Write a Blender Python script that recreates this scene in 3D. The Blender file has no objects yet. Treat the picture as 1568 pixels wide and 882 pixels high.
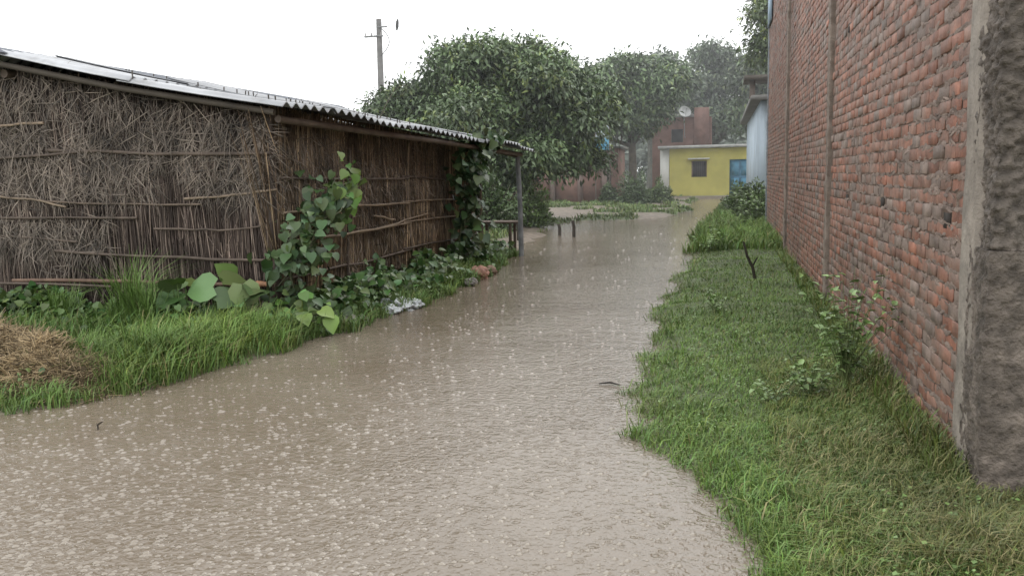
import bpy, math, numpy as np
from mathutils import Matrix, Vector
rng=np.random.default_rng(7)
S=bpy.context.scene
# ---------------------------------------------------------------- helpers
def vnoise(x,y,seed=0):
    x=np.asarray(x,float);y=np.asarray(y,float)
    xi=np.floor(x).astype(np.int64);yi=np.floor(y).astype(np.int64);xf=x-xi;yf=y-yi
    def h(a,b):
        n=(a*374761393+b*668265263+seed*974711)&0x7fffffff
        n=((n^(n>>13))*1274126177)&0x7fffffff
        return ((n^(n>>16))&0xffff)/65535.0
    u=xf*xf*(3-2*xf);v=yf*yf*(3-2*yf)
    return (h(xi,yi)*(1-u)+h(xi+1,yi)*u)*(1-v)+(h(xi,yi+1)*(1-u)+h(xi+1,yi+1)*u)*v
def nrm(a): return a/np.maximum(np.linalg.norm(a,axis=-1,keepdims=True),1e-9)
class MB:
    def __init__(s): s.V=[];s.C=[];s.F=[];s.n=0
    def add(s,V,F,C):
        V=np.asarray(V,float).reshape(-1,3);F=np.asarray(F,np.int64)
        C=np.asarray(C,float)
        if C.ndim==1: C=np.tile(C,(len(V),1))
        s.V.append(V);s.C.append(C);s.F.append(F+s.n);s.n+=len(V)
    def box(s,a,b,c,jit=0):
        x0,y0,z0=a;x1,y1,z1=b
        V=np.array([[x0,y0,z0],[x1,y0,z0],[x1,y1,z0],[x0,y1,z0],[x0,y0,z1],[x1,y0,z1],[x1,y1,z1],[x0,y1,z1]],float)
        if jit: V+=rng.normal(0,jit,V.shape)
        s.add(V,[[0,3,2,1],[4,5,6,7],[0,1,5,4],[1,2,6,5],[2,3,7,6],[3,0,4,7]],c)
    def tube(s,P,R,c,k=8):
        P=np.asarray(P,float);R=np.broadcast_to(np.asarray(R,float),(len(P),))
        T=nrm(np.gradient(P,axis=0))
        up=np.array([0,0,1.0]) if abs(T[:,2]).mean()<.8 else np.array([1.0,0,0])
        A=nrm(np.cross(T,up));B=np.cross(A,T)
        an=np.arange(k)*2*np.pi/k
        V=P[:,None]+R[:,None,None]*(np.cos(an)[None,:,None]*A[:,None]+np.sin(an)[None,:,None]*B[:,None])
        n=len(P);F=[]
        for i in range(n-1):
            for j in range(k): F.append([i*k+j,i*k+(j+1)%k,(i+1)*k+(j+1)%k,(i+1)*k+j])
        s.add(V.reshape(-1,3),F,c)
        s.add(V[-1],[list(range(k))],c); s.add(V[0],[list(range(k))[::-1]],c)
    def scatter(s,TV,TF,P,D,N,sc,C):
        TV=np.asarray(TV,float);TF=np.asarray(TF);P=np.asarray(P,float)
        D=nrm(np.asarray(D,float));X=nrm(np.cross(D,N));Z=np.cross(X,D)
        sc=np.asarray(sc,float)
        if sc.ndim==1: sc=np.repeat(sc[:,None],3,1)
        L=TV[None]*sc[:,None,:]
        V=P[:,None]+L[...,0:1]*X[:,None]+L[...,1:2]*D[:,None]+L[...,2:3]*Z[:,None]
        n=len(P);k=len(TV)
        F=(TF[None]+(np.arange(n)*k)[:,None,None]).reshape(-1,TF.shape[1])
        s.add(V.reshape(-1,3),F,np.repeat(C,k,0))
    def blades(s,P,h,w,lean,az,C):
        n=len(P);d=np.stack([np.cos(az),np.sin(az),0*az],1);sd=np.stack([-np.sin(az+.6),np.cos(az+.6),0*az],1)
        z=np.array([0,0,1.0]);h=h[:,None];w=w[:,None];lean=lean[:,None]
        m=P+d*lean*h*.35+z*h*.6;t=P+d*lean*h+z*h*(1-.35*lean)
        V=np.stack([P-sd*w,P+sd*w,m-sd*w*.75,m+sd*w*.75,t-sd*w*.12,t+sd*w*.12],1)
        b=(np.arange(n)*6)[:,None]
        F=np.concatenate([b+[0,1,3,2],b+[2,3,5,4]])
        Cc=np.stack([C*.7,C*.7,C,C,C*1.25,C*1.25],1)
        s.add(V.reshape(-1,3),F,Cc.reshape(-1,3))
    def stalks(s,A,B,r,bow,C):
        n=len(A);m=(A+B)/2+bow;T=nrm(B-A)
        X=nrm(np.cross(T,np.array([.31,.52,.1])));Y=np.cross(X,T)
        an=np.arange(3)*2*np.pi/3;r=r[:,None,None]
        ring=np.cos(an)[None,:,None]*X[:,None]+np.sin(an)[None,:,None]*Y[:,None]
        V=np.concatenate([A[:,None]+r*ring,m[:,None]+r*ring,B[:,None]+.6*r*ring],1)
        b=(np.arange(n)*9)[:,None];F=[]
        for i in range(2):
            for j in range(3): F.append(b+[i*3+j,i*3+(j+1)%3,i*3+3+(j+1)%3,i*3+3+j])
        s.add(V.reshape(-1,3),np.concatenate(F),np.repeat(C,9,0))
    def obj(s,name,mat,parent=None,smooth=False):
        V=np.concatenate(s.V);C=np.concatenate(s.C)
        me=bpy.data.meshes.new(name)
        me.vertices.add(len(V));me.vertices.foreach_set('co',V.ravel().astype(np.float32))
        li=np.concatenate([f.ravel() for f in s.F]);lt=np.concatenate([np.full(len(f),f.shape[1]) for f in s.F])
        me.loops.add(len(li));me.loops.foreach_set('vertex_index',li.astype(np.int32))
        me.polygons.add(len(lt));ls=np.concatenate([[0],np.cumsum(lt)[:-1]])
        me.polygons.foreach_set('loop_start',ls.astype(np.int32))
        me.polygons.foreach_set('loop_total',lt.astype(np.int32))
        me.update(calc_edges=True)
        if smooth: me.polygons.foreach_set('use_smooth',np.ones(len(lt),bool))
        a=me.color_attributes.new('Col','FLOAT_COLOR','POINT')
        a.data.foreach_set('color',np.concatenate([np.clip(C,0,1),np.ones((len(C),1))],1).ravel().astype(np.float32))
        me.materials.append(mat)
        o=bpy.data.objects.new(name,me);S.collection.objects.link(o)
        if parent: o.parent=parent
        return o
def empty(name):
    o=bpy.data.objects.new(name,None);S.collection.objects.link(o);return o
def mk(name,rough=.7,ns=3.0,lo=.7,hi=1.2,bump=0,bs=30,spec=.4,tint=None,metal=0,stretch=(1,1,1),tint2=None):
    m=bpy.data.materials.new(name);m.use_nodes=True;nt=m.node_tree;N=nt.nodes;L=nt.links
    p=N['Principled BSDF'];out=N['Material Output']
    at=N.new('ShaderNodeAttribute');at.attribute_name='Col'
    tc=N.new('ShaderNodeTexCoord');mp=N.new('ShaderNodeMapping');mp.inputs['Scale'].default_value=stretch
    L.new(tc.outputs['Object'],mp.inputs[0])
    no=N.new('ShaderNodeTexNoise');no.inputs['Scale'].default_value=ns;no.inputs['Detail'].default_value=5
    L.new(mp.outputs[0],no.inputs['Vector'])
    mr=N.new('ShaderNodeMapRange');mr.inputs[1].default_value=.3;mr.inputs[2].default_value=.7;mr.inputs[3].default_value=lo;mr.inputs[4].default_value=hi
    L.new(no.outputs[0],mr.inputs[0])
    vm=N.new('ShaderNodeVectorMath');vm.operation='SCALE'
    L.new(at.outputs['Color'],vm.inputs[0]);L.new(mr.outputs[0],vm.inputs['Scale'])
    col=vm.outputs[0]
    for q,tt in enumerate((tint,tint2)):
        if not tt: continue
        tc2,sc,a,b,st=tt if len(tt)==5 else (*tt,(1,1,1))
        mp2=N.new('ShaderNodeMapping');mp2.inputs['Scale'].default_value=st;mp2.inputs['Location'].default_value=(q*3.1,1.7,q)
        L.new(tc.outputs['Object'],mp2.inputs[0])
        n2=N.new('ShaderNodeTexNoise');n2.inputs['Scale'].default_value=sc;n2.inputs['Detail'].default_value=7
        n2.inputs['Roughness'].default_value=.65
        L.new(mp2.outputs[0],n2.inputs['Vector'])
        m2=N.new('ShaderNodeMapRange');m2.inputs[1].default_value=a;m2.inputs[2].default_value=b;m2.inputs[4].default_value=.85
        L.new(n2.outputs[0],m2.inputs[0])
        mx=N.new('ShaderNodeMix');mx.data_type='RGBA'
        L.new(m2.outputs[0],mx.inputs[0]);L.new(col,mx.inputs[6]);mx.inputs[7].default_value=(*tc2,1)
        col=mx.outputs[2]
    L.new(col,p.inputs['Base Color'])
    p.inputs['Roughness'].default_value=rough;p.inputs['Metallic'].default_value=metal
    p.inputs['Specular IOR Level'].default_value=spec
    if bump:
        nb=N.new('ShaderNodeTexNoise');nb.inputs['Scale'].default_value=bs;nb.inputs['Detail'].default_value=6
        L.new(tc.outputs['Object'],nb.inputs['Vector'])
        bp=N.new('ShaderNodeBump');bp.inputs['Strength'].default_value=.8;bp.inputs['Distance'].default_value=bump
        L.new(nb.outputs[0],bp.inputs['Height']);L.new(bp.outputs[0],p.inputs['Normal'])
    return m
M_leaf=mk('leaf',.42,.8,.8,1.25,spec=.45)
M_grass=mk('grass',.5,1.5,.8,1.2,spec=.35,tint=((.19,.22,.07),.9,.54,.8))
M_reed=mk('reed',.55,1.6,.45,1.35,spec=.35)
M_wood=mk('wood',.65,6,.6,1.3,bump=.004,bs=60)
M_bark=mk('bark',.85,5,.6,1.3,bump=.02,bs=20)
M_brick=mk('brick',.62,9,.6,1.25,bump=.006,bs=55,tint=((.235,.175,.145),2.4,.47,.68),tint2=((.075,.05,.04),.8,.52,.80,(1,1,.3)))
M_mortar=mk('mortar',.8,6,.7,1.2,bump=.012,bs=45,tint=((.13,.09,.075),2.0,.5,.72))
M_render=mk('cement',.8,8,.65,1.2,bump=.01,bs=60,tint=((.13,.105,.085),1.6,.52,.75))
M_conc=mk('concrete',.75,14,.5,1.35,bump=.03,bs=45,tint=((.05,.04,.032),1.8,.48,.75))
M_slab=mk('slab',.8,3,.75,1.2)
M_roof=mk('roof_sheet',.3,2,.7,1.2,bump=.002,bs=50,spec=.6,tint=((.16,.15,.14),3,.52,.75))
M_paint=mk('painted_plaster',.7,1.2,.85,1.1,tint=((.36,.33,.22),1.3,.6,.9))
M_misc=mk('misc',.5,4,.75,1.2)
M_stone=mk('rubble',.8,9,.6,1.3,bump=.01,bs=50)
# ---------------------------------------------------------------- water polygon
poly=np.array([(1.0,-6),(.8,0),(.6,2.2),(.42,3.1),(.18,3.7),(-.16,4.4),(-.42,5.2),(-.55,6.57),(-.68,9.75),(-.5,15.7),(-.45,24.8),(.1,36),(.3,44),(.2,51),(-1.3,51),(-1.5,44),(-1.2,36),(-1.9,31),(-3.0,29.5),(-4.6,29),(-5.4,26),(-4.6,22.8),(-4.4,19),(-3.95,16.4),(-3.6,12.45),(-3.67,10.1),(-3.83,8.75),(-3.9,7.6),(-4.43,5.6),(-5.0,4.85),(-6.5,4.4),(-12,3.8),(-24,3.5),(-24,-6)])
def sd(x,y,wob=True):
    """>0 on land, <0 on water"""
    x=np.asarray(x,float);y=np.asarray(y,float)
    dmin=np.full(x.shape,1e9);ins=np.zeros(x.shape,bool)
    for i in range(len(poly)):
        a=poly[i];b=poly[(i+1)%len(poly)];e=b-a
        t=np.clip(((x-a[0])*e[0]+(y-a[1])*e[1])/(e@e),0,1)
        dmin=np.minimum(dmin,np.hypot(x-a[0]-t*e[0],y-a[1]-t*e[1]))
        c=(a[1]>y)!=(b[1]>y)
        ins^=c&(x<(e[0])*(y-a[1])/(e[1] if abs(e[1])>1e-9 else 1e-9)+a[0])
    d=np.where(ins,-dmin,dmin)
    if wob: d=d+(vnoise(x*1.8,y*1.8,3)-.5)*.28+(vnoise(x*6,y*6,4)-.5)*.18
    return d
def gz(x,y):
    d=sd(x,y)
    k=np.clip(d/.55,-1,1)
    z=np.where(k>0,.07*k*(2-k),.14*k)
    far=np.clip(d/6,0,1)
    return z+far*.10+np.where(d>0,(vnoise(x*2,y*2,9)-.5)*.05*np.clip(d*3,0,1),0)
xs=np.concatenate([np.linspace(-400,-15,24),np.arange(-14,5,.12),np.linspace(6,400,24)])
ys=np.concatenate([np.linspace(-80,0,8),np.arange(.3,30,.12),np.arange(30.5,60,.5),np.linspace(62,600,24)])
X,Y=np.meshgrid(xs,ys);Z=gz(X,Y)
D=sd(X,Y)
nx=len(xs);ny=len(ys)
i=np.arange(nx-1)[None]+ (np.arange(ny-1)*nx)[:,None]
F=np.stack([i,i+1,i+1+nx,i+nx],-1).reshape(-1,4)
mudn=vnoise(X*.9,Y*.5,21)
mud=np.clip(((Y>17)&(Y<60)).astype(float)*(mudn-.42)*5,0,1)
mud=np.maximum(mud,np.clip(1-D/.12,0,1))
g=np.array([.085,.11,.04]);md=np.array([.19,.155,.12])
C=g*(1-mud[...,None])+md*mud[...,None]
mb=MB();mb.add(np.stack([X,Y,Z],-1).reshape(-1,3),F,C.reshape(-1,3))
mb.obj('ground',mk('ground',.7,6,.6,1.3,bump=.03,bs=12),smooth=True)
# ---------------------------------------------------------------- water
def watermat(name,c0,c1,bumpd,rough):
    m=bpy.data.materials.new(name);m.use_nodes=True;nt=m.node_tree;N=nt.nodes;L=nt.links
    p=N['Principled BSDF'];p.inputs['IOR'].default_value=1.5;p.inputs['Roughness'].default_value=rough
    tc=N.new('ShaderNodeTexCoord')
    n1=N.new('ShaderNodeTexNoise');n1.inputs['Scale'].default_value=.45;n1.inputs['Detail'].default_value=6;n1.inputs['Distortion'].default_value=.6;L.new(tc.outputs['Object'],n1.inputs[0])
    cr=N.new('ShaderNodeValToRGB');cr.color_ramp.elements[0].position=.35;cr.color_ramp.elements[1].position=.68
    cr.color_ramp.elements[0].color=(*c0,1);cr.color_ramp.elements[1].color=(*c1,1)
    L.new(n1.outputs[0],cr.inputs[0]);L.new(cr.outputs[0],p.inputs['Base Color'])
    if bumpd:
        def ad_(a,b,op='ADD'):
            q=N.new('ShaderNodeMath');q.operation=op
            for k_,v_ in ((0,a),(1,b)):
                if isinstance(v_,(int,float)): q.inputs[k_].default_value=v_
                else: L.new(v_,q.inputs[k_])
            return q.outputs[0]
        nb=N.new('ShaderNodeTexNoise');nb.inputs['Scale'].default_value=24;nb.inputs['Detail'].default_value=3;L.new(tc.outputs['Object'],nb.inputs[0])
        nc=N.new('ShaderNodeTexNoise');nc.inputs['Scale'].default_value=5.5;nc.inputs['Detail'].default_value=2;L.new(tc.outputs['Object'],nc.inputs[0])
        h=ad_(nb.outputs[0],ad_(nc.outputs[0],1.0,'MULTIPLY'))
        for sc,fr in ((9,30),(14.3,24)):
            vo=N.new('ShaderNodeTexVoronoi');vo.inputs['Scale'].default_value=sc;L.new(tc.outputs['Object'],vo.inputs[0])
            si=ad_(ad_(vo.outputs['Distance'],fr,'MULTIPLY'),0,'SINE')
            fa=N.new('ShaderNodeMapRange');fa.inputs[1].default_value=.05;fa.inputs[2].default_value=.42;fa.inputs[3].default_value=.2;fa.inputs[4].default_value=0
            L.new(vo.outputs['Distance'],fa.inputs[0])
            h=ad_(h,ad_(si,fa.outputs[0],'MULTIPLY'))
        bp=N.new('ShaderNodeBump');bp.inputs['Strength'].default_value=1;bp.inputs['Distance'].default_value=bumpd
        L.new(h,bp.inputs['Height']);L.new(bp.outputs[0],p.inputs['Normal'])
    return m
m=watermat('muddy_water',(.175,.138,.10),(.235,.195,.152),.010,.09)
mb=MB();mb.add([[-30,-7,0],[4,-7,0],[4,56,0],[-30,56,0]],[[0,1,2,3]],[.3,.25,.2])
mb.obj('flood_water',m)
n=15000
yy=1/(1/1.8-rng.random(n)*(1/1.8-1/34));xx=rng.uniform(-1.1,.35,n)*yy*.8-.6
k=(sd(xx,yy)<-.08)&(rng.random(n)<.35+.9*vnoise(xx*1.1,yy*.9,303));xx=xx[k];yy=yy[k]
a=np.arange(8)*2*np.pi/8
def ring(r,z): return [[r*math.cos(t),r*math.sin(t),z] for t in a]
TV=[[0,0,.34]]+ring(.4,.28)+ring(.75,.11)+ring(1,-.03)
mb=MB();n=len(xx);r=(.004+.013*rng.random(n)**1.8)*(1+yy*.035)
P=np.stack([xx,yy,np.full(n,.001)],1);Dd=np.stack([rng.normal(size=n),rng.normal(size=n),np.zeros(n)],1)
cc=np.array([.42,.385,.34])*rng.uniform(.75,1.15,(n,1))
NN=np.tile([0,0,1.0],(n,1))
q=[[o_+1+j,o_+9+j,o_+9+(j+1)%8,o_+1+(j+1)%8] for o_ in (0,8) for j in range(8)]
mb.scatter(TV,q,P,Dd,NN,r,cc)
mb.scatter([[0,0,.34]]+ring(.4,.28),[[0,1+j,1+(j+1)%8] for j in range(8)],P,Dd,NN,r,cc)
mb.obj('rain_splashes',watermat('splash_water',(.25,.21,.165),(.33,.29,.24),0,.14),smooth=True)
mb=MB();kk=rng.random(n)<.3
OT=[[1,0,0],[0,1,0],[-1,0,0],[0,-1,0],[0,0,1.5],[0,0,-1.5]];OF=[[0,1,4],[1,2,4],[2,3,4],[3,0,4],[1,0,5],[2,1,5],[3,2,5],[0,3,5]]
P2=P[kk]+np.stack([rng.normal(0,.02,kk.sum()),rng.normal(0,.02,kk.sum()),rng.uniform(.006,.04,kk.sum())],1)
mb.scatter(OT,OF,P2,Dd[kk],NN[kk],rng.uniform(.001,.0022,kk.sum())*(1+P2[:,1]*.03),cc[kk]*1.2)
mb.obj('rain_droplets',mk('rain_drop',.15,3,.9,1.1,spec=.6),smooth=True)
# ---------------------------------------------------------------- grass
def grass(name,xr,yr,n,hh,w,lean,base,var=.3,extra=None,edge=.0,bias=True,dry=0):
    if bias: y=1/(1/yr[0]-rng.random(n)*(1/yr[0]-1/yr[1]))
    else: y=rng.uniform(*yr,n)
    x=rng.uniform(*xr,n)
    d=sd(x,y);k=d>edge-rng.random(n)*.1
    if extra is not None: k&=extra(x,y)
    x=x[k];y=y[k];d=d[k];n=len(x)
    cl=vnoise(x*2.2,y*2.2,31)*.7+vnoise(x*7,y*7,32)*.6
    h=hh*(.35+cl)*rng.uniform(.6,1.35,n)
    ww=w*rng.uniform(.6,1.3,n)*(1+y*.07)
    P=np.stack([x,y,gz(x,y)-.01],1)
    C=np.array(base)*rng.uniform(1-var,1+var,(n,1))*(.66+.6*vnoise(x*1.3,y*1.3,33)[:,None])
    C=C*np.stack([rng.uniform(.85,1.25,n),np.ones(n),rng.uniform(.7,1.2,n)],1)
    dr=rng.random(n)<(.04+dry*np.clip((vnoise(x*1.5,y*1.5,37)-.3)*2,0,1))
    C[dr]=np.array([.29,.26,.12])*rng.uniform(.6,1.2,(dr.sum(),1))
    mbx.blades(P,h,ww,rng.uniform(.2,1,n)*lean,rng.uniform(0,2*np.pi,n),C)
G=(.155,.255,.068)
mbx=MB()
grass('g',(-.95,1.19),(2.1,26),160000,.055,.002,1.3,G)
grass('g',(1.0,4.5),(2.0,4.25),50000,.075,.0022,1.3,(.205,.24,.08),dry=.45)
grass('g',(.3,1.19),(2.0,7),24000,.09,.002,1.4,(.185,.235,.08),dry=.35)
grass('g',(1.0,1.19),(4.4,24),3000,.13,.003,.9,(.15,.21,.06),dry=.2)
grass('g',(.8,2.2),(3.4,4.2),8000,.10,.0022,1.2,(.2,.23,.09),dry=.5,bias=False)
grass('g',(-.95,0.5),(2.6,24),7000,.13,.0028,1.3,G,extra=lambda x,y:sd(x,y)<.3)
grass('g',(-.9,1.2),(17,40),14000,.25,.004,.9,G)
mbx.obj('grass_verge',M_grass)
mbx=MB()
GL=(.13,.215,.06)
grass('g',(-11,-3.4),(4.6,8.3),60000,.12,.003,1.1,GL,extra=lambda x,y:(vnoise(x*1.3,y*1.3,51)>.22)|(y>6.3),bias=False)
grass('g',(-9,-3.5),(6.2,8.25),12000,.25,.0035,1.0,(.11,.19,.05),extra=lambda x,y:vnoise(x*1.6,y*1.6,52)>.45,bias=False)
grass('g',(-5.3,-3.9),(5.5,7.6),6500,.30,.003,1.1,(.15,.24,.06),extra=lambda x,y:vnoise(x*2.6,y*2.6,57)>.52,bias=False)
for cx_,cy_,h_,n_ in ((-5.9,7.7,.8,260),(-5.75,7.6,.6,200),(-4.6,6.3,.4,220),(-6.9,7.8,.45,220),(-5.1,6.0,.35,240),(-4.3,7.3,.36,200),(-7.6,7.2,.4,220),(-4.5,5.6,.2,160),(-4.75,5.2,.18,160)):
    n=n_;x=cx_+rng.normal(0,.09,n);y=cy_+rng.normal(0,.07,n)
    mbx.blades(np.stack([x,y,gz(x,y)],1),h_*rng.uniform(.4,1.2,n),np.full(n,.0045),rng.uniform(.1,.9,n),rng.uniform(0,6.28,n),np.array([.155,.25,.065])*rng.uniform(.6,1.3,(n,1)))
grass('g',(-4.6,-3.4),(8.2,17),26000,.16,.0035,1.1,GL,bias=False)
mbx.obj('grass_bank',M_grass)
mbx=MB()
grass('g',(-14,1.15),(17,60),70000,.15,.006,1.0,(.16,.23,.08),extra=lambda x,y:(vnoise(x*.9,y*.5,21)<.55)&((x>-3.3)|(y>17)),bias=False)
mbx.obj('grass_field',M_grass)
# ---------------------------------------------------------------- brick building on the right
B=empty('brick_building')
WX=1.20;Y0=4.28;Y1=24.0;H=6.4
mb=MB();mc=(.25,.185,.15)
mb.box((WX+.016,Y0+.31,-.2),(WX+.25,Y1-.01,H-.15),mc)
mb.box((WX+.3,Y0+.016,-.2),(8,Y0+.25,H-.15),mc)
mb.box((7.8,Y0+.26,-.2),(8,Y1,H-.15),mc);mb.box((WX+.26,Y1-.2,-.2),(7.79,Y1,H-.15),mc)
mb.obj('mortar_backing',M_mortar,B)
bt=[[-.5,-.5,0],[.5,-.5,0],[.5,.5,0],[-.5,.5,0],[-.5,-.5,.6],[.5,-.5,.6],[.5,.5,.6],[-.5,.5,.6],[-.488,-.46,1],[.488,-.46,1],[.488,.46,1],[-.488,.46,1]]
bf=[[0,1,5,4],[1,2,6,5],[2,3,7,6],[3,0,4,7],[4,5,9,8],[5,6,10,9],[6,7,11,10],[7,4,8,11],[8,9,10,11]]
mb=MB()
holes=[(5.15,1.3),(7.1,1.33),(9.0,1.3),(13,1.35),(5.9,2.9),(9.2,2.95),(14,2.9),(19,1.4)]
def bricks(ax,o,u0,u1,skips):
    P=[];C=[];SC=[]
    ch=.084;bl=.235
    for r in range(int((H-.2)/ch)):
        z=-.05+r*ch+ch/2+0.0
        u=u0-(r%2)*bl*.5+rng.normal(0,.02)
        rowd=rng.normal(0,.0012)
        while u<u1:
            a=max(u,u0);b=min(u+bl-rng.uniform(.008,.018),u1)
            if b-a>.04:
                c=(a+b)/2
                sk=any(s0<c<s1 for s0,s1 in skips)
                if ax=='y': sk=sk or any(abs(c-h0)<.12 and abs(z-h1)<.043 for h0,h1 in holes)
                if not sk:
                    dp=.005+rowd+rng.normal(0,.002)+(.007 if rng.random()<.05 else 0)
                    zz=z+.008*(vnoise(c*1.5,r*.9,5)-.5)*2
                    P.append((o+.016,c,zz) if ax=='y' else (c,o+.016,zz))
                    SC.append((b-a,ch-.012+rng.normal(0,.003),max(dp,.001)))
                    hue=rng.uniform(0,1)
                    col=np.array([.315,.135,.088])*(1-hue)+np.array([.26,.15,.112])*hue
                    k=rng.uniform(.82,1.18)*(0.7 if rng.random()<.10 else 1)*(.66+.55*vnoise(c*.7,z*.5,77))
                    if rng.random()<.2: col=np.array([.24,.18,.15])
                    C.append(col*k)
            u+=bl+rng.normal(0,.008)
    n=len(P)
    nv=np.array([-1.0,0,0]) if ax=='y' else np.array([0,-1.0,0])
    mb.scatter(bt,bf,P,np.tile([0,0,1.0],(n,1))+rng.normal(0,.012,(n,3)),np.tile(nv,(n,1))+rng.normal(0,.012,(n,3)),SC,np.array(C))
ties=[(10.3,.2),(16.7,.24)]
bricks('y',WX,Y0+.31,Y1-.25,[(t-.03,t+w+.03) for t,w in ties])
bricks('x',Y0,WX+.32,4.2,[])
mb.obj('bricks',M_brick,B)
mb=MB()
for h0,h1 in holes: mb.box((WX+.0115,h0-.075,h1-.04),(WX+.0152,h0+.075,h1+.045),(.025,.018,.014),.0)  # dark blocks in the shallow gaps, coloured as the shade of deep holes
mb.obj('putlog_hole_shade',M_slab,B)
mb=MB();n=7000;yy=1/(1/4.7-rng.random(n)*(1/4.7-1/23));zz=rng.uniform(.1,5.2,n);zz=np.round((zz+.05)/.084)*.084-.05+rng.normal(0,.01,n)
k=np.ones(n,bool)
for t,w in ties: k&=~((yy>t-.1)&(yy<t+w+.1))
yy=yy[k];zz=zz[k];n=len(yy)
BV=[[-1,-.2,0],[-.4,-.8,0],[.5,-.7,0],[1,.1,0],[.4,.8,0],[-.5,.6,0],[0,0,.8]];BF=[[0,1,6],[1,2,6],[2,3,6],[3,4,6],[4,5,6],[5,0,6]]
mb.scatter(BV,BF,np.stack([np.full(n,WX+.012),yy,zz],1),np.tile([0,0,1.0],(n,1))+rng.normal(0,.15,(n,3)),np.tile([-1.0,0,0],(n,1)),np.stack([rng.uniform(.02,.10,n),rng.uniform(.006,.024,n),rng.uniform(.004,.009,n)],1),np.array([.26,.195,.16])*rng.uniform(.65,1.1,(n,1)))
mb.obj('mortar_smears',M_mortar,B,smooth=True)
mb=MB()
def rough_col(x0,x1,y0,y1,z0,z1,c,amp,step=.03,k=10,lumpy=0):
    zs=np.arange(z0,z1+.001,step)
    per=[]
    for (ax,ay,bx,by) in [(x0,y0,x1,y0),(x1,y0,x1,y1),(x1,y1,x0,y1),(x0,y1,x0,y0)]:
        for t in range(k): per.append((ax+(bx-ax)*t/k,ay+(by-ay)*t/k))
    per=np.array(per);cx=(x0+x1)/2;cy=(y0+y1)/2
    V=[];CC=[];m_=len(per)
    for z in zs:
        n1=vnoise(per[:,0]*45+per[:,1]*51,np.full(m_,z*42),61)
        nn=(n1-.5)*amp+(vnoise(per[:,0]*9+per[:,1]*7,np.full(m_,z*5),62)-.5)*amp
        dx=np.sign(per[:,0]-cx)*(abs(per[:,0]-cx)>(x1-x0)/2-1e-4);dy=np.sign(per[:,1]-cy)*(abs(per[:,1]-cy)>(y1-y0)/2-1e-4)
        V.append(np.stack([per[:,0]+dx*nn,per[:,1]+dy*nn,np.full(m_,z)],1))
        CC.append(np.array(c)*(1-lumpy*.5+lumpy*n1[:,None]))
    n_=len(zs);q=[[a*m_+b,a*m_+(b+1)%m_,(a+1)*m_+(b+1)%m_,(a+1)*m_+b] for a in range(n_-1) for b in range(m_)]
    mb.add(np.concatenate(V),q,np.concatenate(CC))
    mb.add(V[-1],[list(range(m_))],c)
rough_col(WX-.004,WX+.29,Y0-.03,Y0+.27,1.22,H,(.145,.12,.10),.03,.012,24,.9)
rough_col(WX-.018,WX+.31,Y0-.045,Y0+.29,-.15,1.235,(.165,.135,.112),.02,.018,16,.5)
mb.obj('concrete_columns',M_conc,B)
mb=MB()
for t,w in ties: rough_col(WX-.03,WX+.1,t,t+w,-.15,H,(.25,.20,.165),.018)
rough_col(WX-.01,WX+.2,Y1-.24,Y1+.02,-.15,H,(.24,.26,.28),.015)
n=90;zs=np.linspace(-.1,H,n);w0=.20+.08*(vnoise(zs*3,zs*0,15)-.5);V=[]
for z,ww in zip(zs,w0):
    o_=.005*vnoise(z*20,0,16)
    for dy,dx in ((-.08,0.012),(-.06,-.016-o_),(ww*.5,-.014+o_),(ww,-.008),(ww+.02,.013)): V.append([WX+dx,Y0+.26+dy+.015*vnoise(z*13,dy*5,4),z])
mb.add(V,[[a_*5+b_,a_*5+b_+1,a_*5+b_+6,a_*5+b_+5] for a_ in range(n-1) for b_ in range(4)],(.30,.26,.22))
mb.obj('cement_ties',M_render,B)
mb=MB()
mb.box((WX+.0,Y0+.0,H-.14),(8,Y1,H),(.25,.23,.21));mb.obj('roof_slab',M_slab,B)
mb=MB()
mb.box((WX-.045,Y1-1.7,5.2),(WX-.012,Y1-.27,6.1),(.3,.4,.5),.0);mb.obj('painted_patch',M_paint,B)
# ---------------------------------------------------------------- reed hut
Hh=empty('reed_hut')
GX=-4.6;GY=8.35;GE=16.5;RX=-7.72;LX=-12;RZ=2.97
def rooftop_g(x):
    return np.where(x>RX,2.32+(RZ-2.32)*np.clip((-4.4-x)/(-4.4-RX),0,1),RZ-1.5*(RX-x)/3.9)
mb=MB();dkc=(.03,.023,.018)  # added dark sheets standing in for the shade behind the reeds
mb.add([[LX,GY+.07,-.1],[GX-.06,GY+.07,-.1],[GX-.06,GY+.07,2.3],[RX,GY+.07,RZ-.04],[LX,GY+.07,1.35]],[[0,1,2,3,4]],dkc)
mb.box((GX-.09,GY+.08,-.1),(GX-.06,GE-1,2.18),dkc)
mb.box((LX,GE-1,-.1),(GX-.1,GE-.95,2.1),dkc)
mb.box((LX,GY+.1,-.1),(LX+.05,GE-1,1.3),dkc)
mb.obj('shade_backing',M_reed,Hh)
def reedcol(u,z,n,kind):
    base=np.where(rng.random((n,1))<.30,np.array([[.33,.265,.205]]),np.array([[.115,.088,.07]]))
    t=.38+.85*vnoise(u*1.3,z*1.2,41+kind)+.35*vnoise(u*5,z*.8,42)
    return base*rng.uniform(.45,1.4,(n,1))*t[:,None]
mb=MB()
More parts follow.
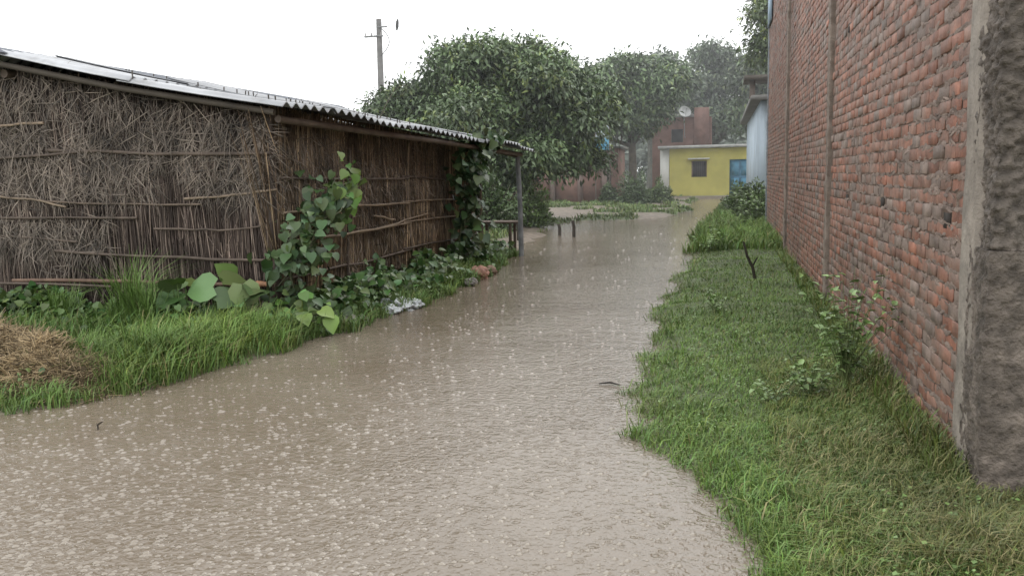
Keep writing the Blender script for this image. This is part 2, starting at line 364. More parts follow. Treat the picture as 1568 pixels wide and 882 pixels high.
def panel(kind,u0,u1,n,zlo,zhi,topf,tint,lean=.05):
    u=rng.uniform(u0,u1,n);z0=rng.uniform(zlo[0],zlo[1],n);top=topf(u)
    z1=np.minimum(rng.uniform(zhi[0],zhi[1],n),top-rng.uniform(0,.1,n))
    ln=rng.normal(0,lean,n)*(1+(rng.random(n)<.14)*4)
    off=rng.uniform(-.045,.05,n)
    if kind==0:
        A=np.stack([u,GY-off,z0],1);Bq=np.stack([np.minimum(u+ln,GX+.05),GY-off-rng.uniform(-.01,.05,n),z1],1)
        bow=np.stack([rng.normal(0,.015,n),rng.normal(0,.012,n),0*u],1)
    else:
        A=np.stack([GX+off,u,z0],1);Bq=np.stack([GX+off+rng.uniform(-.01,.05,n),u+ln,z1],1)
        bow=np.stack([rng.normal(0,.012,n),rng.normal(0,.02,n),0*u],1)
    k=z1>z0+.1
    mb.stalks(A[k],Bq[k],rng.uniform(.0035,.0095,k.sum()),bow[k],(reedcol(u,z0+.5,n,kind)*np.array(tint))[k])
st=lambda u:2.40-.22*(u-GY)/8+0*u
for (lo,hi) in [((0,.15),(.9,1.5)),((.1,.9),(1.4,2.1)),((.9,1.5),(1.8,3.2)),((.0,.2),(1.5,2.6)),((1.5,2.2),(2.2,3.2))]:
    panel(0,LX,GX+.03,2300,lo,hi,rooftop_g,(.93,.9,.95))
    if lo[0]<1.2: panel(1,GY-.03,GE-.5,2600,lo,hi,st,(1.32,1.22,1.02),.09)
    else: panel(1,GY-.03,GE-.5,1700,(1.0,1.3),(2.1,2.6),st,(1.12,1.04,.92),.1)
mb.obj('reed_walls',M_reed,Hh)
mb=MB()
def mess(kind,n,zr,L,sp=1.0):
    if kind==0:
        u=rng.uniform(-9.5,GX+.05,n);P=np.stack([u,GY-rng.uniform(.04,.09,n),rng.uniform(*zr,n)],1);o=np.array([0,-1.0,0]);t=np.array([1.0,0,0])
        k=P[:,2]<rooftop_g(u)-.08
    else:
        u=rng.uniform(GY,GE-.5,n);P=np.stack([GX+rng.uniform(.04,.09,n),u,rng.uniform(*zr,n)],1);o=np.array([1.0,0,0]);t=np.array([0,1.0,0]);k=P[:,2]<2.2
    k&=vnoise(u*1.4,P[:,2]*1.8,45)>.40
    P=P[k];n=len(P)
    a=rng.normal(-np.pi/2,sp,n)
    D=t*np.cos(a)[:,None]+np.array([0,0,1.0])*np.sin(a)[:,None]+o*rng.uniform(-.05,.4,(n,1))
    ll=rng.uniform(.4,1.2,n)*L
    TVv=[[-1,0,0],[1,0,0],[.8,.5,.0],[-.8,.5,.0],[.1,1,-.12],[-.1,1,-.12]]
    sc=np.stack([rng.uniform(.002,.006,n),ll,ll],1)
    C=np.array([.22,.18,.145])*rng.uniform(.2,1.5,(n,1))
    mb.scatter(TVv,[[0,1,2,3],[3,2,4,5]],P,D,np.tile(o,(n,1))+rng.normal(0,.3,(n,3)),sc,C)
mess(0,3000,(.15,3.0),.3,.6);mess(0,4000,(1.45,2.2),.3,1.0);mess(0,2200,(2.1,2.9),.38,.8);mess(1,5000,(.1,2.2),.28,.7);mess(1,4500,(1.3,2.25),.3,.9)
mess(0,2600,(.85,1.25),.32,.7)
mb.obj('loose_reed_leaves',M_reed,Hh)
mb=MB()
def rail(a,b,r,c,k=9,w=.02):
    a=np.array(a,float);b=np.array(b,float);t=np.linspace(0,1,k)[:,None]
    P=a+(b-a)*t+np.cumsum(rng.normal(0,w*.5,(k,3)),0)*np.sin(t*np.pi)
    mb.tube(P,r*rng.uniform(.85,1.15,k),c,6)
lt=(.25,.19,.135);dk=(.12,.09,.07)
gy=GY-.105
rail((-9.8,gy,.5),(-6.6,gy,.46),.017,dk);rail((-7.9,gy-.01,.52),(-4.75,gy-.02,.50),.024,(.19,.12,.085));rail((-4.78,gy-.02,.51),(-4.62,gy-.02,.50),.034,(.42,.22,.12),3,.002)
rail((-7.3,gy,.86),(-4.65,gy,.76),.018,dk);rail((-9.5,gy,1.02),(-7,gy,.96),.014,dk)
rail((-9.8,gy,1.3),(-6.2,gy,1.22),.015,dk);rail((-7.4,gy-.01,1.42),(-5.4,gy,1.36),.012,(.16,.12,.09));rail((-5.6,gy,1.42),(-4.5,gy,1.5),.014,lt)
rail((-9.8,gy,1.92),(-6.9,gy,1.95),.018,dk);rail((-7.3,gy,1.98),(-4.55,gy,1.88),.022,dk)
rail((-8.2,gy,2.2),(-7.3,gy,2.28),.016,(.32,.24,.17));rail((-8.3,gy-.02,1.5),(-7.1,gy,1.35),.013,lt);rail((-6.0,gy,1.1),(-4.7,gy,1.12),.012,dk)
gx=GX+.10
for z0,z1,c in [(.55,.5,dk),(.95,.9,lt),(1.25,1.18,lt),(1.62,1.55,dk)]:
    rail((gx,GY,z0),(gx,12.2,(z0+z1)/2),.017,c);rail((gx,11.9,(z0+z1)/2+.03),(gx,GE-.6,z1),.017,c)
rail((gx,9.9,.35),(gx+.02,10.1,1.95),.018,dk,6);rail((gx,12.3,.2),(gx+.02,12.2,2.1),.02,lt,6);rail((gx,14.8,.1),(gx,14.8,2.05),.02,dk,6)
rail((gx,10.2,.9),(gx,13.0,1.02),.016,lt);rail((gx,10.8,1.1),(gx,11.6,1.0),.014,lt)
mb.tube([[GX+.02,GY-.06,-.1],[GX,GY-.05,1.2],[GX+.03,GY-.04,2.25]],[.05,.045,.04],(.07,.05,.04))
mb.obj('tied_rails',M_wood,Hh)
mb=MB()
mb.tube([[-3.82,16.65,-.2],[-3.83,16.66,1.0],[-3.87,16.67,2.03]],[.052,.05,.048],(.22,.23,.24))
mb.tube([[-4.5,16.1,-.2],[-4.5,16.1,2.1]],[.05,.045],(.12,.09,.07))
mb.tube([[-6.2,16.6,-.2],[-6.2,16.6,2.4]],[.05,.045],(.12,.09,.07))
mb.tube([[-4.42,8.2,2.22],[-4.1,12.5,2.12],[-3.82,16.8,2.0]],[.04,.04,.04],(.12,.09,.07))
mb.tube([[RX,8.2,2.83],[RX,16.8,2.88]],[.05,.05],(.12,.09,.07))
mb.tube([[-3.85,16.65,1.97],[RX,16.7,2.85]],[.04,.04],(.12,.09,.07))
mb.obj('frame_posts',M_wood,Hh)
mb=MB()
def sheets(cn_e,cn_r,cf_e,cf_r,side):
    cn_e,cn_r,cf_e,cf_r=map(lambda q:np.array(q,float),(cn_e,cn_r,cf_e,cf_r))
    Lh=np.linalg.norm(cf_e-cn_e);ns=int(round(Lh/1.0))
    for row in range(2):
        for i_ in range(ns):
            a0=i_/ns-.006;a1=(i_+1)/ns+.006
            dz=rng.uniform(0,.022)+(.018 if row else 0)+(i_%2)*.012;ext=rng.uniform(-.05,.07) if row==0 else 0
            t0,t1=((0,.54) if row==0 else (.50,1.0))
            nu=60;nv=5;u=np.linspace(a0,a1,nu);v=np.linspace(t0,t1,nv)
            v=v.copy()
            if row==0: v[0]-=ext/4
            U,Vv=np.meshgrid(u,v)
            e=cn_e+(cf_e-cn_e)*U[...,None];r=cn_r+(cf_r-cn_r)*U[...,None]
            Pq=e+(r-e)*Vv[...,None]
            Pq[...,2]+=.024*np.sin(U*Lh/.18*2*np.pi)+dz-.04*np.sin(np.pi*np.clip(Vv,0,1))*(1+.3*np.sin(U*7))+.02*np.sin(U*17)
            top=Pq.reshape(-1,3);bot=top-[0,0,.009]
            ii=(np.arange(nu-1)[None]+(np.arange(nv-1)*nu)[:,None]).ravel()
            Fq=np.stack([ii,ii+1,ii+1+nu,ii+nu],1)
            c=np.array([.36,.365,.38])*rng.uniform(.65,1.2)
            n0=nu*nv
            ed=[[j,j+1,j+1+n0,j+n0] for j in range(nu-1)]+[[j*nu,(j+1)*nu,(j+1)*nu+n0,j*nu+n0] for j in range(nv-1)]+[[j*nu+nu-1,(j+1)*nu+nu-1,(j+1)*nu+nu-1+n0,j*nu+nu-1+n0] for j in range(nv-1)]
            mb.add(np.concatenate([top,bot]),np.concatenate([Fq,(Fq+n0)[:,::-1],ed]),c)
sheets((-4.28,8.05,2.35),(RX,8.05,RZ+.07),(-3.62,16.95,2.10),(RX,16.95,3.03),1)
sheets((LX-.3,8.05,1.35),(RX,8.05,RZ+.06),(LX-.3,16.95,1.6),(RX,16.95,3.02),-1)
mb.obj('corrugated_roof',M_roof,Hh,smooth=True)
mb=MB()
k=40;P=np.linspace([RX,7.95,RZ+.12],[RX,17,3.09],k)
V=[];
for q in P:
    for dx,dz in ((-.22,-.11),(-.1,-.03),(0,.02),(.1,-.02),(.22,-.07)): V.append([q[0]+dx,q[1],q[2]+dz])
mb.add(V,[[a_*5+b_,a_*5+b_+1,a_*5+b_+6,a_*5+b_+5] for a_ in range(k-1) for b_ in range(4)],(.12,.13,.15))
mb.tube([[-4.4,8.1,2.28],[-6.2,8.1,2.6],[RX,8.1,RZ-.04]],[.035,.035,.035],(.09,.075,.06),6)
mb.tube([[RX,8.1,RZ-.04],[-12,8.1,1.35]],[.035,.035],(.09,.075,.06),6)
mb.obj('ridge_and_rake',M_slab,Hh)
mb=MB()
for _ in range(60):
    u=rng.random();v=rng.choice([.06,.5,.52,.94]);e=np.array([-4.28,8.05,2.35])+u*np.array([.66,8.9,-.25]);r=np.array([RX,8.05,RZ+.07])+u*np.array([0,8.9,-.01])
    q=e+(r-e)*v;mb.tube([q+[0,0,-.03],q+[rng.normal(0,.004),0,.075]],[.006,.009],(.1,.09,.08),5)
mb.obj('roof_hooks',M_misc,Hh)
mb=MB()
t=np.linspace(0,1,14)
mb.tube(np.stack([-5.0+.15*t,12.2+1.5*t,2.3+.75*np.sin(t*2.2)],1),.008*(1.3-t),(.08,.07,.05),5)
mb.tube(np.stack([-5.3+.3*t,12.0+.8*t,2.3+.35*np.sin(t*2.6)],1),.006*(1.3-t),(.08,.07,.05),5)
mb.obj('bare_twig',M_bark)
# ---------------------------------------------------------------- vines and broadleaf weeds
LV=[[0,0,0],[0,.35,-.05],[0,.7,-.05],[0,1.05,-.12]]+[[x,y,.08*abs(x)/.5+ (-.1 if y<0 else 0)] for x,y in [(-.28,-.12),(-.5,.1),(-.5,.38),(-.3,.72)]]+[[-x,y,.08*abs(x)/.5+ (-.1 if y<0 else 0)] for x,y in [(-.28,-.12),(-.5,.1),(-.5,.38),(-.3,.72)]]
LF=[[0,4,5,1],[1,5,6,2],[2,6,7,3],[8,0,1,9],[9,1,2,10],[10,2,3,11]]
def leaves(mb,P,out,size,base,droop=.6,rnd=.5):
    n=len(P)
    D=np.array([0,0,-1.0])*droop+np.array(out)*.45+rng.normal(0,rnd,(n,3))
    Nn=np.array(out)*.8+np.array([0,0,.7])+rng.normal(0,.35,(n,3))
    s=size*rng.uniform(.4,1.35,n)
    C=np.array(base)*rng.uniform(.5,1.5,(n,1))*np.stack([rng.uniform(.8,1.3,n),np.ones(n),rng.uniform(.8,1.2,n)],1)
    mb.scatter(LV,LF,P,D,Nn,s,C)
def vine(name,cen,n,size,out,base):
    mb=MB();P=[]
    cen=np.array(cen,float)
    for _ in range(n):
        i_=rng.integers(0,len(cen)-1);t=rng.random();c=cen[i_]*(1-t)+cen[i_+1]*t
        P.append(c[:3]+rng.normal(0,1,3)*c[3]*np.array([.5,.5,.7])+np.array(out)*rng.uniform(0,.15))
    P=np.array(P);leaves(mb,P,out,size,base)
    for _ in range(7):
        Q=cen[:,:3]+rng.normal(0,1,(len(cen),3))*cen[:,3:4]*.35
        mb.tube(Q,[.007]*len(Q),(.09,.1,.05),5)
    return mb.obj(name,M_leaf)
vine('climbing_vine',[(-4.35,8.2,.05,.26),(-4.4,8.15,.5,.28),(-4.3,8.25,.9,.28),(-4.2,8.6,1.2,.26),(-4.2,9.0,1.45,.18)],430,.10,(.4,-.8,0),(.055,.098,.034))
vine('climbing_vine',[(-4.25,8.9,1.35,.16),(-4.2,9.2,1.5,.16),(-4.15,9.5,1.62,.14)],50,.12,(.4,-.8,.2),(.12,.2,.045))
vine('climbing_vine',[(-4.2,14.0,.1,.35),(-4.2,14.2,.6,.3),(-4.2,14.1,1.1,.28),(-4.15,13.9,1.6,.28),(-4.1,14.1,1.95,.25),(-3.9,14.8,2.2,.15)],520,.13,(.8,-.5,0),(.05,.088,.036))
vine('climbing_vine',[(-4.4,8.1,.3,.12),(-4.2,8.0,.15,.2),(-4.0,8.1,.1,.2)],70,.13,(.3,-.8,.3),(.11,.2,.045))
mb=MB()
P=np.stack([rng.uniform(-5.6,-4.4,26),rng.uniform(7.6,8.15,26),rng.uniform(.28,.6,26)],1)
leaves(mb,P,(.1,-.8,.3),.24,(.10,.165,.055),.3,.5)
for q in P: mb.tube([[q[0],q[1]+.05,0],q],[.008,.006],(.1,.15,.05),5)
mb.obj('gourd_plant',M_leaf)
mb=MB()
y=rng.uniform(8.3,17,2800);x=-4.5+np.abs(rng.normal(0,.32,2800));k=(sd(x,y)>0.02);x=x[k];y=y[k]
hz=vnoise(x*1.5,y*1.3,71)*.5+.02
P=np.stack([x,y,gz(x,y)+hz*rng.random(len(x))],1)
leaves(mb,P,(.6,-.5,.4),.085,(.07,.13,.04),.4,.6)
x=rng.uniform(-9.5,-4.3,2200);y=GY-.12-np.abs(rng.normal(0,.3,2200));hz=vnoise(x*1.5,y,72)*.55
leaves(mb,np.stack([x,y,gz(x,y)+hz*rng.random(2200)],1),(.0,-.8,.4),.075,(.075,.135,.04),.4,.6)
x=rng.uniform(-8.5,-3.9,2600);y=rng.uniform(5.2,7.9,2600);k=(sd(x,y)>.1)&(vnoise(x*1.7,y*1.7,58)>.5);x=x[k];y=y[k]
leaves(mb,np.stack([x,y,gz(x,y)+.16*rng.random(len(x))],1),(.0,-.6,.5),.05,(.10,.165,.045),.1,.7)
mb.obj('broadleaf_weeds',M_leaf)
def weed(name,x0,y0,h,n,size,spread):
    mb=MB()
    for _ in range(n):
        a=rng.uniform(0,6.28);L_=h*rng.uniform(.5,1.1);s=spread*rng.uniform(.2,1)
        z0=float(gz(np.array([x0]),np.array([y0]))[0])
        t=np.linspace(0,1,6)[:,None]
        d=np.array([math.cos(a)*s,math.sin(a)*s,0]);Q=np.array([x0,y0,z0-.02])+d*t**1.4+np.array([0,0,L_])*t
        mb.tube(Q,.004*(1.3-t[:,0]),(.12,.15,.06),5)
        k=int(7+10*rng.random());tt=rng.uniform(.2,1.02,k)
        P=np.array([x0,y0,z0])+d*(tt[:,None]**1.4)+np.array([0,0,L_])*tt[:,None]+rng.normal(0,.015,(k,3))
        Dn=rng.normal(0,1,(k,3))*[1,1,.3];Dn[:,2]-=.1
        s_=size*rng.uniform(.4,1.2,k);C=np.array([.18,.27,.095])*rng.uniform(.5,1.5,(k,1))
        mb.scatter(LV,LF,P,Dn,np.tile([0,0,1.0],(k,1))+rng.normal(0,.25,(k,3)),np.stack([s_*.65,s_,s_],1),C)
    return mb.obj(name,M_leaf)
weed('leafy_weed',.86,6.2,.8,26,.065,.36)
weed('leafy_weed',.6,5.9,.35,10,.05,.3)
weed('leafy_weed',.0,9.6,.25,9,.05,.35)
weed('leafy_weed',.35,5.7,.18,6,.045,.25)
weed('leafy_weed',-.2,17.0,.45,9,.07,.4)
weed('leafy_weed',.95,24.5,1.2,14,.12,.5)
weed('leafy_weed',.6,23.0,.9,12,.1,.5)
mb=MB();n=9000;y=1/(1/2.3-rng.random(n)*(1/2.3-1/16));x=rng.uniform(-.7,1.6,n);k=(sd(x,y)>.05)&((x<1.15)|(y<4.1))&(vnoise(x*2.3,y*2.3,59)>.45);x=x[k];y=y[k];n=len(x)
C=np.array([.15,.24,.07])*rng.uniform(.6,1.4,(n,1));s_=rng.uniform(.010,.025,n)
mb.scatter([[0,0,0],[-.5,.45,.06],[0,1,-.12],[.5,.45,.06]],[[0,1,2,3]],np.stack([x,y,gz(x,y)+rng.uniform(.02,.06,n)],1),rng.normal(0,1,(n,3))*[1,1,.25],np.tile([0,0,1.0],(n,1))+rng.normal(0,.3,(n,3)),s_,C)
mb.obj('creeping_weeds',M_leaf)
mb=MB()
mb.tube([[.5,12.4,.05],[.46,12.4,.25],[.38,12.38,.42],[.33,12.38,.62]],[.026,.024,.02,.015],(.04,.035,.025),6)
mb.tube([[.46,12.4,.28],[.52,12.38,.4]],[.014,.008],(.04,.035,.025),6)
mb.obj('dead_stick',M_bark)
# ---------------------------------------------------------------- straw pile, debris, posts, bench
mb=MB()
n=11000;a=rng.uniform(0,6.28,n);r=np.sqrt(rng.random(n))*(1+.18*rng.normal(size=n));px=-5.6+1.05*r*np.cos(a);py=5.65+.55*r*np.sin(a)
pz=gz(px,py)+.27*np.clip(1-r**2,0,1)*(.4+1.1*vnoise(px*4,py*4,81))
A=np.stack([px,py,pz],1);dd=rng.normal(0,1,(n,3))*[1,1,.4];dd=nrm(dd)*rng.uniform(.04,.18,(n,1))
mb.stalks(A-dd,A+dd,rng.uniform(.0018,.004,n),rng.normal(0,.015,(n,3)),np.array([.42,.32,.19])*rng.uniform(.2,1.4,(n,1)))
g1=np.linspace(0,6.283,28);V=[];
for rr in (0,.4,.7,.95,1.1):
    for t_ in g1: V.append([-5.6+1.0*rr*math.cos(t_),5.65+.55*rr*math.sin(t_),.04+.12*(1-min(rr,1)**2)-(.15 if rr>1 else 0)])
mb.add(V,[[a_*28+b_,a_*28+b_+1,a_*28+b_+29,a_*28+b_+28] for a_ in range(4) for b_ in range(27)],(.10,.07,.04))
mb.obj('straw_pile',M_reed)
def lump(name,loc,sc,c,mat,seed,amp=.5,smooth=False):
    import bmesh
    bm=bmesh.new();bmesh.ops.create_icosphere(bm,subdivisions=4,radius=1)
    V=np.array([v.co[:] for v in bm.verts]);Fq=np.array([[v.index for v in f.verts] for f in bm.faces]);bm.free()
    k=1+amp*(vnoise(V[:,0]*2.7+V[:,2]*3.1,V[:,1]*2.7-V[:,2]*2.1,seed)-.5)+amp*.6*(vnoise(V[:,0]*6+V[:,2]*5,V[:,1]*6,seed+1)-.5)
    mb=MB();mb.add(V*k[:,None]*np.array(sc)+np.array(loc),Fq,c);return mb.obj(name,mat,smooth=smooth)
for j,(x,y,s) in enumerate([(-3.85,9.75,.13),(-3.72,9.95,.09),(-3.78,9.5,.07)]):
    lump('plastic_bag',(x,y,.05),(s*1.5,s*1.2,s*.6),(.55,.58,.60),M_misc,90+j,1.1,True)
for j,(x,y,s,c) in enumerate([(-3.95,8.6,.09,(.35,.33,.30)),(-3.85,8.8,.06,(.3,.3,.28)),(-3.7,13.0,.15,(.38,.21,.16)),(-3.65,13.5,.10,(.36,.24,.19)),(-3.75,12.5,.09,(.3,.25,.2)),(-3.55,12.1,.07,(.26,.24,.22))]):
    lump('rubble_stone',(x,y,.05),(s*1.2,s,s*.8),c,M_stone,120+j,.8)
mb=MB()
mb.tube([[-.88,6.4,.012],[-.80,6.42,.018],[-.72,6.38,.012]],[.005,.008,.004],(.03,.025,.02),5)
mb.obj('floating_twig',M_bark)
mb=MB()
mb.tube([[-3.95,4.7,-.02],[-3.97,4.72,.03],[-3.93,4.72,.05]],[.008,.007,.004],(.05,.04,.03),5);mb.obj('floating_twig',M_bark)
for (x,y,h) in [(-3.62,21.8,.42),(-4.1,22.4,.3),(-4.7,20.2,.5)]:
    mb=MB();mb.tube([[x,y,-.2],[x+.01,y,h*.6],[x-.02,y,h]],[.05,.045,.04],(.06,.05,.04),7);mb.obj('wooden_stake',M_wood)
mb=MB()
for x,y in ((-4.75,17.1),(-4.75,17.5),(-4.15,17.1),(-4.15,17.5)):
    mb.tube([[x,y,-.15],[x,y,.62]],[.035,.03],(.12,.09,.07),6)
for q in range(4): mb.box((-4.95,17.05+q*.13,.63),(-3.98,17.16+q*.13,.665),np.array([.17,.12,.09])*rng.uniform(.7,1.3),.004)
mb.obj('wooden_bench',M_wood)
# ---------------------------------------------------------------- utility pole
U=empty('utility_pole')
mb=MB();px,py=-15.2,38.0
mb.tube([[px,py,-.3],[px,py,4],[px+.03,py,8.75]],[.17,.15,.12],(.2,.19,.185),10);mb.obj('pole',M_slab,U)
mb=MB()
mb.box((px-.65,py-.16,7.95),(px+.25,py-.1,8.02),(.2,.2,.2));mb.box((px-.05,py-.14,8.35),(px+.45,py-.09,8.41),(.2,.2,.2))
for dx in (-.6,-.3,.15): mb.tube([[px+dx,py-.13,8.02],[px+dx,py-.13,8.16]],[.035,.02],(.3,.28,.27),6)
mb.tube([[px+.88,py,8.2],[px+.9,py,8.35],[px+.92,py,8.55],[px+.95,py,8.7]],[.03,.07,.07,.03],(.06,.06,.06),6)
mb.tube([[px+.4,py-.1,8.38],[px+.93,py,8.62]],[.012,.012],(.1,.1,.1),5)
t=np.linspace(0,1,10);mb.tube(np.stack([px+.1+.45*np.sin(t*3.1),np.full(10,py-.12),8.4-1.3*t],1),.018,(.06,.06,.06),5)
mb.obj('crossarm_and_insulators',M_misc,U)
# ---------------------------------------------------------------- trees
TL=[[0,0,0],[-.5,.45,.06],[0,1,-.12],[.5,.45,.06]];TF=[[0,1,2,3]]
def tree(name,base,lobes,ncl,per,ll,lw,col,trunk_r,haze=0.0,seed=0,droop=.6,csp=.28,inner=.3):
    R=np.random.default_rng(seed);mat=M_leaf
    par=empty(name)
    base=np.array(base,float);lb=np.array(lobes,float)
    sub=[]
    for l in lb:
        sub.append([*l[:3],l[3]*.8,l[4]*.8])
        for q in range(6):
            d=nrm(R.normal(size=3));d[2]=abs(d[2])*.9-.15
            f_=R.uniform(.32,.5)
            sub.append([l[0]+d[0]*l[3]*.75,l[1]+d[1]*l[3]*.75,l[2]+d[2]*l[4]*.78,l[3]*f_,l[4]*f_])
    sb=np.array(sub)
    w=sb[:,3]**2;w/=w.sum();idx=R.choice(len(sb),ncl,p=w)
    dv=nrm(R.normal(size=(ncl,3)));dv[:,2]=np.where(dv[:,2]<-.55,-dv[:,2]*.5,dv[:,2])
    rad=np.where(R.random(ncl)<inner,R.uniform(.3,.85,ncl),R.uniform(.86,1.04,ncl))
    wob=vnoise(dv[:,0]*2.5+idx*5.1,dv[:,2]*2.5+dv[:,1]*2,seed+5)
    keep=wob>.16
    rad=rad*(.85+.28*wob)
    c=sb[idx][:,:3]+dv*rad[:,None]*np.stack([sb[idx][:,3],sb[idx][:,3],sb[idx][:,4]],1)
    bs=R.uniform(.7,1.35,len(sb))[idx]
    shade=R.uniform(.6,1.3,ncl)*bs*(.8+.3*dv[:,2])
    c=c[keep]+base;dv=dv[keep];shade=shade[keep];n=len(c)
    new=R.random(n)<.14
    cc=np.repeat(c,per,0)+R.normal(0,csp,(n*per,3))*[1,1,.75]
    dd=np.repeat(dv,per,0)*.6+R.normal(0,.55,(n*per,3));dd[:,2]-=droop
    nn=np.repeat(dv,per,0)*.5+R.normal(0,.45,(n*per,3))+[0,0,.8]
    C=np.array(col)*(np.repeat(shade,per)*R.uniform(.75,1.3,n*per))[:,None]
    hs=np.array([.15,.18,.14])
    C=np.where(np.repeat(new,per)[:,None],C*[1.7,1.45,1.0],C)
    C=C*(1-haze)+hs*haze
    C[:,2]*=1.0
    s=R.uniform(.65,1.25,n*per)
    k=cc[:,2]>.15
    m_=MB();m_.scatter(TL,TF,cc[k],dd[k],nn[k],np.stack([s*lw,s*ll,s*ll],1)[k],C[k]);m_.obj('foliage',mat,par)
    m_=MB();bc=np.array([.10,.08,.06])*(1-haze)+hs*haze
    fork=base+[0,0,max(.5,(lb[:,2]-lb[:,4]).min()+.4)]
    m_.tube([base+[0,0,-.3],base+[.05,0,(fork[2]-base[2])*.5],fork],[trunk_r*1.25,trunk_r,trunk_r*.85],bc,9)
    for l in lb:
        e=base+l[:3];mid=(fork+e)/2+R.normal(0,.25,3)-[0,0,.2]
        m_.tube([fork-[0,0,.1],mid,e],[trunk_r*.6,trunk_r*.38,trunk_r*.15],bc,6)
        for q in range(5):
            e2=e+nrm(R.normal(size=3))*[l[3]*.7,l[3]*.7,l[4]*.7];st_=mid+(e-mid)*R.random()
            m_.tube([st_,(st_+e2)/2+R.normal(0,.1,3),e2],[trunk_r*.2,trunk_r*.13,trunk_r*.05],bc,5)
    m_.obj('trunk_and_limbs',M_bark,par)
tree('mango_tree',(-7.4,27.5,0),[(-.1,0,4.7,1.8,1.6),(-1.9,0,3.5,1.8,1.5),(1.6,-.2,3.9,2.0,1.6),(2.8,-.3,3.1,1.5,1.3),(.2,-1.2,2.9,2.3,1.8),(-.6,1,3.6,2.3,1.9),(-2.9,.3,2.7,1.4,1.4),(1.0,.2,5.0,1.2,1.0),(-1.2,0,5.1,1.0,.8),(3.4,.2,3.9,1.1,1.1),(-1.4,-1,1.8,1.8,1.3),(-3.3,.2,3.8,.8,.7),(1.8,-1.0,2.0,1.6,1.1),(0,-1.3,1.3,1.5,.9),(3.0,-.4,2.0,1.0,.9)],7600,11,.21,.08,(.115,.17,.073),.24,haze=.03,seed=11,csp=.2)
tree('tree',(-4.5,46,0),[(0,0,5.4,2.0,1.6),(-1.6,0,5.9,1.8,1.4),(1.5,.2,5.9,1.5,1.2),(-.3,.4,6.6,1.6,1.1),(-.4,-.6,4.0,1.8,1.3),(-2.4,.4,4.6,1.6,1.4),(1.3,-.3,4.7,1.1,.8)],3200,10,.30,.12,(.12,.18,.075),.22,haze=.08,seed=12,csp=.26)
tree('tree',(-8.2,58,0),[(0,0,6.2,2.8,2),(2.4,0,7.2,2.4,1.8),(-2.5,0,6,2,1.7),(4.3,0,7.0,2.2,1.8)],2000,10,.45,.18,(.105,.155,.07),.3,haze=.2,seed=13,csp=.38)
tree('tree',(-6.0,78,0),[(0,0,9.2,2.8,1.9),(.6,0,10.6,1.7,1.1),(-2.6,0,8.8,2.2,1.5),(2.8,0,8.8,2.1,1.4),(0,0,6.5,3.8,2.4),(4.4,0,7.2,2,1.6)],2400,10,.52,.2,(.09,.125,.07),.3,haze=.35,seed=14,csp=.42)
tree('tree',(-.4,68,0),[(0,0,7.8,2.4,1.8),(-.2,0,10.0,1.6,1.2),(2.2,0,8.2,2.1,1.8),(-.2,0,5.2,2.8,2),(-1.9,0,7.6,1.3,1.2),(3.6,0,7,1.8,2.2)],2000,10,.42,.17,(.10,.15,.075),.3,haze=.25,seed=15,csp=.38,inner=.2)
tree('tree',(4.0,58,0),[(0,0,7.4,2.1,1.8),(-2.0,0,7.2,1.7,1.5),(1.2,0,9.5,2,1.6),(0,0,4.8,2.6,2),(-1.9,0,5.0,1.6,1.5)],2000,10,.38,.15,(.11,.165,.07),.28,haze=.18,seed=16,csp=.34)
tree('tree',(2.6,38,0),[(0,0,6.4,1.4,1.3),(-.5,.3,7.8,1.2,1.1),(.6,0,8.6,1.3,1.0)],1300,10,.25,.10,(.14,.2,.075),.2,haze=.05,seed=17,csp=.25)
def shrub(name,base,r,h,n,ll,lw,col,seed):
    R=np.random.default_rng(seed);dv=nrm(R.normal(size=(n,3)));dv[:,2]=abs(dv[:,2])
    rad=R.uniform(.45,1.05,n)*(.6+.7*vnoise(dv[:,0]*2.5+seed,dv[:,2]*2.5,seed))
    P=np.array(base)+dv*rad[:,None]*[r,r,h]
    D=dv*.6+R.normal(0,.5,(n,3));D[:,2]+=.1
    C=np.array(col)*R.uniform(.45,1.5,(n,1));s=R.uniform(.6,1.3,n)
    m_=MB();m_.scatter(TL,TF,P,D,dv*.4+R.normal(0,.4,(n,3))+[0,0,.7],np.stack([s*lw,s*ll,s*ll],1),C)
    for q in range(6):
        e=np.array(base)+nrm(R.normal(size=3))*[r*.7,r*.7,0]+[0,0,h*.7];m_.tube([np.array(base)-[0,0,.1],(np.array(base)+e)/2+[0,0,.1],e],[.03,.02,.01],(.08,.07,.05),5)
    m_.obj(name,M_leaf)
for j,(x,y,r,h,cl) in enumerate([(-6.2,23,1.0,1.8,(.075,.12,.042)),(-5.6,25.5,.8,1.3,(.10,.155,.045)),(-7.6,22,1.3,2.0,(.075,.11,.042)),(-3.9,41,.9,1.5,(.09,.135,.055)),(-2.9,43.5,.8,1.1,(.12,.17,.06)),(-5.2,41.8,.5,1.2,(.09,.13,.05)),(-12,36,1.6,2.0,(.09,.13,.05)),(1.1,26.6,.7,1.2,(.11,.16,.055)),(.85,31,.7,.9,(.12,.17,.06)),(.9,40,.7,.7,(.13,.18,.07)),(-12.5,30,2.2,2.6,(.08,.12,.05))]):
    shrub('shrub',(x,y,.1),r,h,2400,.15,.06,cl,200+j)
m_=MB();R=np.random.default_rng(5);n=42000
x=R.uniform(-140,120,n);y=R.uniform(88,112,n);top=3.6+3.2*vnoise(x*.14,y*.05,8)+1.5*vnoise(x*.5,y*.2,9)
z=top*np.sqrt(R.random(n))
C=np.array([.13,.165,.12])*R.uniform(.7,1.25,(n,1))  # pale greyed green: distance haze put into the leaf colour
